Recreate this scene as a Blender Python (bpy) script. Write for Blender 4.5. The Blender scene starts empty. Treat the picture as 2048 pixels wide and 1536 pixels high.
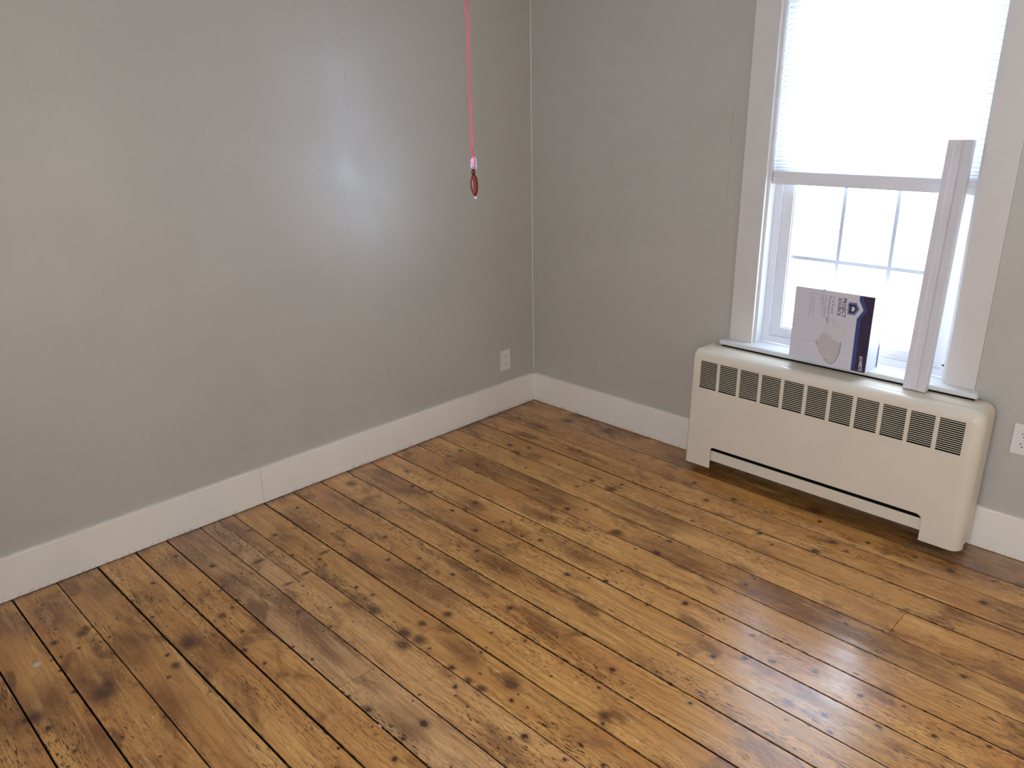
import bpy, bmesh, math, random
from mathutils import Matrix, Vector
random.seed(4)
sc = bpy.context.scene
COL = sc.collection
# ------------------------------------------------------------------ camera, world, lights, exposure
RC = [[0.70683, 0.70716, -0.01748], [0.22763, -0.25078, -0.94090], [-0.66975, 0.66108, -0.33823]]
cam_d = bpy.data.cameras.new('camera')
cam = bpy.data.objects.new('camera', cam_d)
COL.objects.link(cam)
cam_d.sensor_fit = 'HORIZONTAL'; cam_d.sensor_width = 36.0
cam_d.lens = 1544.9 / 2048 * 36.0
cam_d.clip_start = 0.02
m = Matrix.Identity(4)
for i in range(3):
    m[i][0] = RC[0][i]; m[i][1] = -RC[1][i]; m[i][2] = -RC[2][i]
m = m.to_quaternion().to_matrix().to_4x4()
m.translation = (2.9400, -3.0811, 1.6315)
cam.matrix_world = m
sc.camera = cam

WORLD_STRENGTH = 11.5
sc.view_settings.view_transform = 'Standard'
sc.view_settings.look = 'None'
sc.view_settings.gamma = 1.0
sc.view_settings.use_curve_mapping = False
sc.view_settings.exposure = 0.17
w = bpy.data.worlds.new('sky'); sc.world = w; w.use_nodes = True
bg = w.node_tree.nodes['Background']
bg.inputs[0].default_value = (0.63, 0.77, 1.0, 1); bg.inputs[1].default_value = WORLD_STRENGTH

def area(name, loc, rot, sx, sy, power, color, portal=False):
    d = bpy.data.lights.new(name, 'AREA'); d.shape = 'RECTANGLE'; d.size = sx; d.size_y = sy
    d.energy = power; d.color = color
    if portal: d.cycles.is_portal = True
    o = bpy.data.objects.new(name, d); o.location = loc; o.rotation_euler = rot; COL.objects.link(o)
    o['kind'] = 'helper'
    return o
# sky portal in the opening of the visible window (speeds up sky sampling, gives no light itself)
area('window_portal', (1.74, 0.215, 1.38), (math.radians(-90), 0, 0), 0.80, 1.50, 1, (1, 1, 1), True)
# invented fill lamp, set in an added window behind the camera
area('rear_window_daylight', (3.0, -4.13, 1.65), (math.radians(90), 0, 0), 1.45, 1.15, 18.5, (1.0, 0.89, 0.75))
# invented warm fill lamp in a doorway added to the right-hand wall
area('doorway_light', (4.33, -1.25, 1.05), (math.radians(90), 0, math.radians(90)), .85, 1.9, 8.0, (1.0, 0.90, 0.76))
sc.cycles.max_bounces = 8
sc.cycles.diffuse_bounces = 5
sc.cycles.glossy_bounces = 3
sc.cycles.transmission_bounces = 6
sc.cycles.transparent_max_bounces = 12
sc.cycles.sample_clamp_indirect = 6.0
sc.cycles.caustics_reflective = False
sc.cycles.caustics_refractive = False
sc.cycles.use_denoising = True

# ------------------------------------------------------------------ node helpers
class NT:
    def __init__(s, tree): s.t = tree; s.n = tree.nodes; s.l = tree.links
    def node(s, typ, **kw):
        n = s.n.new(typ)
        for k, v in kw.items(): setattr(n, k, v)
        return n
    def put(s, sock, v):
        if isinstance(v, bpy.types.NodeSocket): s.l.new(v, sock)
        elif v is not None:
            if hasattr(sock.default_value, '__len__') and not hasattr(v, '__len__'): v = (v,) * len(sock.default_value)
            if hasattr(sock.default_value, '__len__') and len(sock.default_value) == 4 and len(v) == 3: v = (*v, 1)
            sock.default_value = v
    def math(s, op, a, b=None, c=None, clamp=False):
        n = s.node('ShaderNodeMath', operation=op); n.use_clamp = clamp
        s.put(n.inputs[0], a)
        if b is not None: s.put(n.inputs[1], b)
        if c is not None: s.put(n.inputs[2], c)
        return n.outputs[0]
    def vmath(s, op, a, b=None):
        n = s.node('ShaderNodeVectorMath', operation=op)
        s.put(n.inputs[0], a)
        if b is not None: s.put(n.inputs[1], b)
        return n.outputs['Value'] if op in ('LENGTH', 'DOT_PRODUCT', 'DISTANCE') else n.outputs[0]
    def remap(s, v, a, b, c=0.0, d=1.0, smooth=False):
        n = s.node('ShaderNodeMapRange'); n.clamp = True
        if smooth: n.interpolation_type = 'SMOOTHSTEP'
        s.put(n.inputs[0], v)
        for i, x in enumerate((a, b, c, d)): s.put(n.inputs[i + 1], x)
        return n.outputs[0]
    def noise(s, vec, scale=1.0, detail=2.0, rough=0.5, dist=0.0, dim='3D'):
        n = s.node('ShaderNodeTexNoise', noise_dimensions=dim)
        s.put(n.inputs['Vector'], vec); n.inputs['Scale'].default_value = scale
        n.inputs['Detail'].default_value = detail; n.inputs['Roughness'].default_value = rough
        n.inputs['Distortion'].default_value = dist
        return n.outputs['Fac'], n.outputs['Color']
    def mix(s, f, a, b, mode='MIX'):
        n = s.node('ShaderNodeMix', data_type='RGBA', blend_type=mode)
        s.put(n.inputs[0], f); s.put(n.inputs[6], a); s.put(n.inputs[7], b)
        return n.outputs[2]
    def bump(s, h, strength, dist):
        n = s.node('ShaderNodeBump'); n.inputs['Strength'].default_value = strength
        n.inputs['Distance'].default_value = dist; s.put(n.inputs['Height'], h)
        return n.outputs[0]
def new_mat(name):
    m = bpy.data.materials.new(name); m.use_nodes = True
    return m, NT(m.node_tree), m.node_tree.nodes['Principled BSDF']
def plain(name, col, rough=0.5, spec=0.5, metal=0.0, var=0.0, scale=8, bump=0.0, bscale=200, trans=0.0):
    m, t, p = new_mat(name)
    p.inputs['Roughness'].default_value = rough; p.inputs['Metallic'].default_value = metal
    p.inputs['Specular IOR Level'].default_value = spec; p.inputs['Transmission Weight'].default_value = trans
    pos = t.node('ShaderNodeNewGeometry').outputs['Position']
    if var:
        f, _ = t.noise(pos, scale, 3)
        f = t.remap(f, .3, .7)
        t.put(p.inputs['Base Color'], t.mix(f, tuple(c * (1 - var) for c in col), tuple(min(1, c * (1 + var)) for c in col)))
    else: p.inputs['Base Color'].default_value = (*col, 1)
    if bump:
        f, _ = t.noise(pos, bscale, 2)
        t.put(p.inputs['Normal'], t.bump(f, bump, .002))
    return m

# wall paint: warm grey eggshell with faint roller texture; extra = 'left' / 'back' adds the plaster repair and hairline cracks
def wall_mat(name, extra=None):
    m, t, p = new_mat(name)
    pos = t.node('ShaderNodeNewGeometry').outputs['Position']
    f, _ = t.noise(pos, 3.0, 4, .6)
    col = t.mix(t.remap(f, .3, .7), WALL_A, WALL_B)
    f2, _ = t.noise(pos, 160, 2, .6)
    col = t.mix(t.remap(f2, .35, .65, 0, .10), col, (.30, .28, .26))
    h = t.noise(pos, 220, 3, .55)[0]
    rough = t.remap(t.noise(pos, 7, 3, .6)[0], .3, .7, .29, .37)
    sep = t.node('ShaderNodeSeparateXYZ'); t.put(sep.inputs[0], pos)
    X, Y, Z = sep.outputs
    if extra:
        A = Y if extra == 'left' else X
        wob = t.noise(pos, 9, 4, .7)[0]
        wob = t.math('MULTIPLY', t.math('SUBTRACT', wob, .5), .03)
        lines = [(-1.165, 1.05, 2.05), (-1.115, 1.50, 1.86)] if extra == 'left' else [(1.156, 1.12, 1.80)]
        for a0, z0, z1 in lines:
            d = t.math('ABSOLUTE', t.math('SUBTRACT', t.math('ADD', A, wob), a0))
            ln = t.remap(d, .0003, .0014, 1, 0)
            zz = t.math('MULTIPLY', t.remap(Z, z0, z0 + .12), t.remap(Z, z1 - .12, z1, 1, 0))
            brk = t.remap(t.noise(pos, 14, 3, .7)[0], .42, .56)
            fac = t.math('MULTIPLY', t.math('MULTIPLY', ln, zz), brk)
            col = t.mix(t.math('MULTIPLY', fac, .5), col, (.10, .095, .09))
        if extra == 'left':   # smoother, slightly proud strip of filler under the paint
            d = t.math('ABSOLUTE', t.math('ADD', t.math('SUBTRACT', Y, -1.165), t.math('MULTIPLY', wob, 2.0)))
            band = t.math('MULTIPLY', t.remap(d, .022, .05, 1, 0, True), t.math('MULTIPLY', t.remap(Z, 1.15, 1.4), t.remap(Z, 1.9, 2.1, 1, 0)))
            h = t.math('ADD', t.math('MULTIPLY', h, .5), t.math('MULTIPLY', band, .55))
            rough = t.math('SUBTRACT', rough, t.math('MULTIPLY', band, .02))
            col = t.mix(t.math('MULTIPLY', band, .18), col, (.50, .49, .47))
            spots = t.node('ShaderNodeTexVoronoi'); t.put(spots.inputs['Vector'], pos); spots.inputs['Scale'].default_value = 5
            col = t.mix(t.remap(spots.outputs['Distance'], .010, .016, .5, 0), col, (.12, .11, .1))
    t.put(p.inputs['Base Color'], col); t.put(p.inputs['Roughness'], rough)
    p.inputs['Specular IOR Level'].default_value = 1.0
    t.put(p.inputs['Normal'], t.bump(h, .22, .0012))
    return m
WALL_A = (.480, .450, .390); WALL_B = (.512, .480, .418)

def paint_mat(name, col, rough, specks=True, bump=.08):
    m, t, p = new_mat(name)
    pos = t.node('ShaderNodeNewGeometry').outputs['Position']
    f, _ = t.noise(pos, 5, 4, .6)
    c = t.mix(t.remap(f, .3, .7), tuple(x * .95 for x in col), col)
    if specks:
        v = t.node('ShaderNodeTexVoronoi'); t.put(v.inputs['Vector'], pos); v.inputs['Scale'].default_value = 11
        c = t.mix(t.remap(v.outputs['Distance'], .022, .034, .7, 0), c, (.12, .10, .08))
        sep = t.node('ShaderNodeSeparateXYZ'); t.put(sep.inputs[0], pos)
        n2 = t.noise(pos, 55, 4, .7)[0]     # scuffed, chipped paint along the bottom edge
        low = t.remap(sep.outputs[2], .0, .022, 1, 0)
        c = t.mix(t.math('MULTIPLY', t.remap(n2, .52, .62), t.math('MULTIPLY', low, .75)), c, (.27, .26, .25))
    t.put(p.inputs['Base Color'], c); p.inputs['Roughness'].default_value = rough
    t.put(p.inputs['Normal'], t.bump(t.noise(pos, 90, 3, .6)[0], bump, .001))
    return m

M = {}
M['wall'] = wall_mat('grey_wall_paint'); M['wall_left'] = wall_mat('grey_wall_paint_patched', 'left'); M['wall_back'] = wall_mat('grey_wall_paint_cracked', 'back')
M['ceiling'] = plain('ceiling_white', (.70, .69, .66), .8, var=.03)
M['trim'] = paint_mat('cream_trim_paint', (.86, .80, .70), .35)
M['casing'] = paint_mat('cream_casing_paint', (.67, .625, .575), .38, False)
M['sill'] = paint_mat('white_sill_paint', (.66, .65, .635), .28, False)
M['vinyl'] = plain('white_vinyl', (.74, .73, .74), .3, var=.02)
M['cover'] = paint_mat('cream_enamel', (.73, .655, .525), .30, False, .05)
M['black'] = plain('sooty_black', (.004, .0035, .003), .9, .1)  # puts the shadow inside and behind the radiator cover into colour
M['dark'] = plain('dark_gap', (.012, .009, .007), .9, .1)
M['plate'] = plain('white_plastic', (.74, .71, .68), .3)
M['hole'] = plain('socket_dark', (.02, .017, .015), .6)
M['caulk'] = plain('caulk', (.74, .72, .66), .5)
M['strip'] = plain('off_white_vinyl', (.66, .63, .64), .38, var=.03, scale=12)

def pine_group():
    g = bpy.data.node_groups.new('pine', 'ShaderNodeTree'); t = NT(g)
    for nm, ty in (('P', 'NodeSocketVector'), ('Core', 'NodeSocketFloat'), ('Halo', 'NodeSocketFloat'), ('Stain', 'NodeSocketFloat'), ('Seed', 'NodeSocketFloat'), ('Tone', 'NodeSocketFloat'), ('Grey', 'NodeSocketFloat'), ('Grime', 'NodeSocketFloat')):
        g.interface.new_socket(nm, in_out='INPUT', socket_type=ty)
    g.interface.new_socket('BSDF', in_out='OUTPUT', socket_type='NodeSocketShader')
    gi = t.node('NodeGroupInput'); go = t.node('NodeGroupOutput')
    P, core, halo, stain_shadow, seed, tone, grey, grime = [gi.outputs[i] for i in range(8)]
    sv = t.node('ShaderNodeCombineXYZ'); t.put(sv.inputs[2], seed); t.put(sv.inputs[0], t.math('MULTIPLY', seed, 3.7))
    def sc_(x, y, warp=0.0):
        v = t.vmath('MULTIPLY', P, (x, y, 1))
        if warp:
            wv = t.noise(t.vmath('ADD', t.vmath('MULTIPLY', P, (1.2, 4, 1)), sv.outputs[0]), 1, 2)[1]
            v = t.vmath('ADD', v, t.vmath('MULTIPLY', t.vmath('SUBTRACT', wv, (.5, .5, .5)), (0, warp, 0)))
        return t.vmath('ADD', v, sv.outputs[0])
    big = t.noise(sc_(1.3, 9), 1, 3, .6)[0]
    col = t.mix(t.remap(big, .34, .66, 0, 1, True), PINE_LIGHT, PINE_MID)
    blo = t.noise(sc_(4.2, 8.5), 1, 4, .62, .6)[0]          # uneven old varnish
    blo_f = t.math('MAXIMUM', t.remap(blo, .50, .66, 0, .74, True), t.math('MULTIPLY', stain_shadow, t.remap(t.noise(sc_(9, 26), 1, 4, .65)[0], .3, .60, .35, .92)))
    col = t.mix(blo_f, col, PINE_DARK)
    lite = t.noise(sc_(2.5, 30, 3), 1, 3, .6)[0]
    col = t.mix(t.remap(lite, .52, .70, 0, .5), col, PINE_PALE)
    g1 = t.noise(sc_(2.6, 95, 10), 1, 4, .65)[0]          # fine grain
    col = t.mix(t.remap(g1, .46, .64, 0, .48), col, PINE_GRAIN)
    g2 = t.noise(sc_(16, 330, 20), 1, 2, .6)[0]
    col = t.mix(t.remap(g2, .48, .66, 0, .36), col, PINE_GRAIN)
    dens = t.remap(t.noise(sc_(2.2, 12), 1.0, 2)[0], .36, .60)
    tk = t.noise(sc_(38, 330), 1, 1, .5)[0]                 # short dark ticks along the grain
    col = t.mix(t.math('MULTIPLY', t.remap(tk, .59, .64, 0, .97), dens), col, (.055, .022, .010))
    col = t.mix(t.math('MULTIPLY', halo, .85), col, (.120, .040, .010))
    ring = t.noise(t.vmath('MULTIPLY', P, (260, 260, 1)), 1, 2)[0]
    col = t.mix(core, col, t.mix(ring, (.030, .012, .007), (.085, .035, .018)))
    # pale scratches in worn patches
    vo = t.node('ShaderNodeTexVoronoi', feature='DISTANCE_TO_EDGE')
    wv2 = t.noise(P, 26, 3, .7)[1]
    t.put(vo.inputs['Vector'], t.vmath('ADD', P, t.vmath('MULTIPLY', wv2, (.035, .035, 0)))); vo.inputs['Scale'].default_value = 48
    wear = t.remap(t.noise(P, 2.6, 2, .5)[0], .60, .70)
    scr = t.math('MULTIPLY', t.remap(vo.outputs['Distance'], .0, .016, 1, 0), t.math('MULTIPLY', wear, t.remap(t.noise(P, 30, 2)[0], .5, .6)))
    col = t.mix(t.math('MULTIPLY', scr, .5), col, (.70, .52, .34))
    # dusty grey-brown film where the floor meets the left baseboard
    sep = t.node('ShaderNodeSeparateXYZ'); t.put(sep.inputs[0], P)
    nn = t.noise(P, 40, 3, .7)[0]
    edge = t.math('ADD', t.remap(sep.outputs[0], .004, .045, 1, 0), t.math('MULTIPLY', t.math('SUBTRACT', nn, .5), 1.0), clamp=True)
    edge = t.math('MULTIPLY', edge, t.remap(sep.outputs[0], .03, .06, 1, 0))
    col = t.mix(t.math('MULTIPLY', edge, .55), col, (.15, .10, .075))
    hs = t.node('ShaderNodeHueSaturation'); hs.inputs['Hue'].default_value = .5
    t.put(hs.inputs['Value'], tone); t.put(hs.inputs['Saturation'], t.math('SUBTRACT', 1.0, t.math('MULTIPLY', grey, 1.0))); t.put(hs.inputs['Color'], col)
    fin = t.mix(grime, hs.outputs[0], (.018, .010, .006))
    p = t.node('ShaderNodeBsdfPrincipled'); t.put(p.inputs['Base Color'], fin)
    ro = t.remap(t.noise(sc_(5, 20), 1, 4, .65)[0], .3, .7, .18, .31)
    ro = t.math('ADD', ro, t.math('MULTIPLY', scr, .05)); t.put(p.inputs['Roughness'], ro)
    p.inputs['Specular IOR Level'].default_value = .75
    h = t.math('ADD', t.math('MULTIPLY', t.noise(sc_(2.0, 14), 1, 3)[0], 3.0), t.math('MULTIPLY', g1, .35))
    h = t.math('SUBTRACT', h, t.math('MULTIPLY', core, .5)); h = t.math('ADD', h, t.math('MULTIPLY', scr, .4))
    t.put(p.inputs['Normal'], t.bump(h, .5, .0009))
    t.l.new(p.outputs[0], go.inputs[0])
    return g
PINE_LIGHT = (.74, .385, .112); PINE_MID = (.56, .250, .062); PINE_DARK = (.135, .043, .009)
PINE_PALE = (.80, .46, .165); PINE_GRAIN = (.235, .090, .024)
def knot_group():
    g = bpy.data.node_groups.new('knot', 'ShaderNodeTree'); t = NT(g)
    for nm, ty in (('P', 'NodeSocketVector'), ('C', 'NodeSocketVector'), ('S', 'NodeSocketVector'), ('Core', 'NodeSocketFloat'), ('Halo', 'NodeSocketFloat'), ('K', 'NodeSocketFloat'), ('H', 'NodeSocketFloat')):
        g.interface.new_socket(nm, in_out='INPUT', socket_type=ty)
    for nm in ('Core', 'Halo'): g.interface.new_socket(nm, in_out='OUTPUT', socket_type='NodeSocketFloat')
    gi = t.node('NodeGroupInput'); go = t.node('NodeGroupOutput')
    P, Cc, S, core, halo, k, hh = [gi.outputs[i] for i in range(7)]
    d = t.vmath('LENGTH', t.vmath('MULTIPLY', t.vmath('SUBTRACT', P, Cc), S))
    c = t.math('MULTIPLY', t.remap(d, .75, 1.12, 1, 0, True), k)
    h = t.math('MULTIPLY', t.remap(d, .6, 2.6, 1, 0, True), hh)
    t.l.new(t.math('MAXIMUM', core, c), go.inputs[0]); t.l.new(t.math('MAXIMUM', halo, h), go.inputs[1])
    return g
PG = pine_group(); KG = knot_group()
def plank_mat(name, knots, seed, tone, grey=0.0, edges=None):
    m = bpy.data.materials.new(name); m.use_nodes = True
    t = NT(m.node_tree); t.n.remove(t.n['Principled BSDF'])
    pos = t.node('ShaderNodeNewGeometry').outputs['Position']
    P0 = t.vmath('MULTIPLY', pos, (1, 1, 0))
    wv = t.noise(P0, 55, 3, .6)[1]
    P = t.vmath('ADD', P0, t.vmath('MULTIPLY', t.vmath('SUBTRACT', wv, (.5, .5, .5)), (.022, .014, 0)))
    core, halo, stain_shadow = 0.0, 0.0, 0.0
    for (ty, x, y, r) in knots:
        n = t.node('ShaderNodeGroup'); n.node_tree = KG
        rx, ry, k, h = {'k': (r * .95, r * .78, .95, .62), 'b': (r * 1.25, r * .95, .50, .95), 'l': (r * .40, r * .95, .45, 1.0),
                        'f': (r * 1.4, r * .42, .95, .3), 's': (min(r, .12) * 1.5, min(r, .12) * .75, 0, .85)}[ty]
        t.put(n.inputs[0], P); n.inputs[1].default_value = (x, y, 0); n.inputs[2].default_value = (1 / rx, 1 / ry, 1)
        n.inputs[5].default_value = k; n.inputs[6].default_value = h
        if ty == 's':
            t.put(n.inputs[4], stain_shadow); stain_shadow = n.outputs[1]
        else:
            t.put(n.inputs[3], core); t.put(n.inputs[4], halo); core, halo = n.outputs
    # black grime packed along both long edges; edges = (y at x=0, slope, width) of the upper and lower seam
    sep = t.node('ShaderNodeSeparateXYZ'); t.put(sep.inputs[0], pos); gr = 0.0
    jag = t.math('MULTIPLY', t.math('SUBTRACT', t.noise(t.vmath('MULTIPLY', P0, (60, 200, 1)), 1, 3, .7)[0], .5), .0030)
    for sgn, (y0, sl, wd) in zip((1, -1), edges):
        d = t.math('SUBTRACT', t.math('MULTIPLY_ADD', sep.outputs[0], sl, y0), sep.outputs[1])
        d = t.math('ADD', t.math('MULTIPLY', d, sgn), jag)
        gr = t.math('MAXIMUM', t.remap(d, wd * .5, wd * .5 + .0016, .96, 0), gr)
    n = t.node('ShaderNodeGroup'); n.node_tree = PG
    for i, v in enumerate((P0, core, halo, stain_shadow, seed, tone, grey, gr)): t.put(n.inputs[i], v)
    t.l.new(n.outputs[0], t.n['Material Output'].inputs[0])
    return m

# ------------------------------------------------------------------ mesh helpers
def link(name, me, mat=None, parent=None, **props):
    o = bpy.data.objects.new(name, me); COL.objects.link(o)
    if mat: o.data.materials.append(mat)
    if parent: o.parent = parent
    for k, v in props.items(): o[k] = v
    return o
def empty(name, loc=(0, 0, 0), **props):
    o = bpy.data.objects.new(name, None); o.location = loc; o.empty_display_size = .05; COL.objects.link(o)
    for k, v in props.items(): o[k] = v
    return o
def bm_box(bm, x0, x1, y0, y1, z0, z1):
    vs = [bm.verts.new(p) for p in ((x0, y0, z0), (x1, y0, z0), (x1, y1, z0), (x0, y1, z0), (x0, y0, z1), (x1, y0, z1), (x1, y1, z1), (x0, y1, z1))]
    for f in ((0, 3, 2, 1), (4, 5, 6, 7), (0, 1, 5, 4), (1, 2, 6, 5), (2, 3, 7, 6), (3, 0, 4, 7)): bm.faces.new([vs[i] for i in f])
    return vs
def done(bm, name, mat, parent=None, bevel=0, seg=2, smooth=False, off=None, **props):
    if bevel:
        bmesh.ops.bevel(bm, geom=[e for e in bm.edges if len(e.link_faces) == 2 and e.calc_face_angle(0) > .5], offset=bevel, segments=seg, profile=.5, affect='EDGES')
    bmesh.ops.recalc_face_normals(bm, faces=bm.faces)
    me = bpy.data.meshes.new(name)
    if off:
        for v in bm.verts: v.co -= Vector(off)
    bm.to_mesh(me); bm.free()
    if smooth:
        for p in me.polygons: p.use_smooth = True
    return link(name, me, mat, parent, **props)
def box(name, b, mat, parent=None, bevel=0, seg=2, off=None, **props):
    bm = bmesh.new(); bm_box(bm, *b)
    return done(bm, name, mat, parent, bevel, seg, off=off, **props)
def boxes(name, bs, mat, parent=None, bevel=0, off=None, **props):
    bm = bmesh.new()
    for b in bs: bm_box(bm, *b)
    return done(bm, name, mat, parent, bevel, off=off, **props)
def extrude_profile(pts, axis, a, b):
    """closed 2-D profile swept along an axis ('x','y','z')"""
    bm = bmesh.new()
    def P(u, v, s): return {'x': (s, u, v), 'y': (u, s, v), 'z': (u, v, s)}[axis]
    A = [bm.verts.new(P(u, v, a)) for u, v in pts]; B = [bm.verts.new(P(u, v, b)) for u, v in pts]
    n = len(pts)
    for i in range(n): bm.faces.new((A[i], A[(i + 1) % n], B[(i + 1) % n], B[i]))
    bm.faces.new(A[::-1]); bm.faces.new(B)
    return bm
def lathe(prof, seg=20):
    bm = bmesh.new(); rings = []
    for r, z in prof:
        rings.append([bm.verts.new((r * math.cos(2 * math.pi * k / seg), r * math.sin(2 * math.pi * k / seg), z)) for k in range(seg)] if r > 1e-6 else [bm.verts.new((0, 0, z))])
    for a, b in zip(rings, rings[1:]):
        for k in range(seg):
            k2 = (k + 1) % seg
            if len(a) == 1 and len(b) == 1: continue
            if len(a) == 1: bm.faces.new((a[0], b[k], b[k2]))
            elif len(b) == 1: bm.faces.new((a[k], a[k2], b[0]))
            else: bm.faces.new((a[k], a[k2], b[k2], b[k]))
    return bm
def tube(bm, pts, r, seg=8):
    prev = None
    for i, p in enumerate(pts):
        p = Vector(p); d = (Vector(pts[min(i + 1, len(pts) - 1)]) - Vector(pts[max(i - 1, 0)])).normalized()
        u = d.cross(Vector((0.3, 0.9, .1))).normalized(); v = d.cross(u)
        rr = r[i] if isinstance(r, (list, tuple)) else r
        ring = [bm.verts.new(p + u * rr * math.cos(2 * math.pi * k / seg) + v * rr * math.sin(2 * math.pi * k / seg)) for k in range(seg)]
        if prev:
            for k in range(seg): bm.faces.new((prev[k], prev[(k + 1) % seg], ring[(k + 1) % seg], ring[k]))
        else: bm.faces.new(ring[::-1])
        prev = ring
    bm.faces.new(prev)

# knots and stains of each plank row: kind (k knot, b blotch, l line, f fleck, s stain), x mm, y mm, radius mm
SE = [(0.03, 0.03, 1), (-0.165, -0.175, 2.2), (-0.316, -0.318, 1.2), (-0.455, -0.464, 3.4), (-0.597, -0.603, 3), (-0.735, -0.757, 1.2), (-0.875, -0.893, 1.6), (-1.026, -1.036, 3.4), (-1.162, -1.17, 2), (-1.299, -1.31, 2), (-1.445, -1.445, 4), (-1.589, -1.586, 2.6), (-1.731, -1.725, 4), (-1.874, -1.862, 1.3), (-2.021, -2.006, 1.3), (-2.161, -2.145, 2.6), (-2.283, -2.262, 4.2), (-2.424, -2.396, 4), (-2.566, -2.543, 1.5), (-2.712, -2.685, 3), (-2.85, -2.822, 3), (-2.99, -2.965, 2), (-3.13, -3.11, 2), (-3.272, -3.252, 2), (-3.4139999999999997, -3.3939999999999997, 2), (-3.556, -3.536, 2), (-3.698, -3.678, 2), (-3.84, -3.82, 2), (-3.9819999999999998, -3.9619999999999997, 2), (-4.124, -4.104, 2), (-4.266, -4.246, 2)]
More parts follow.
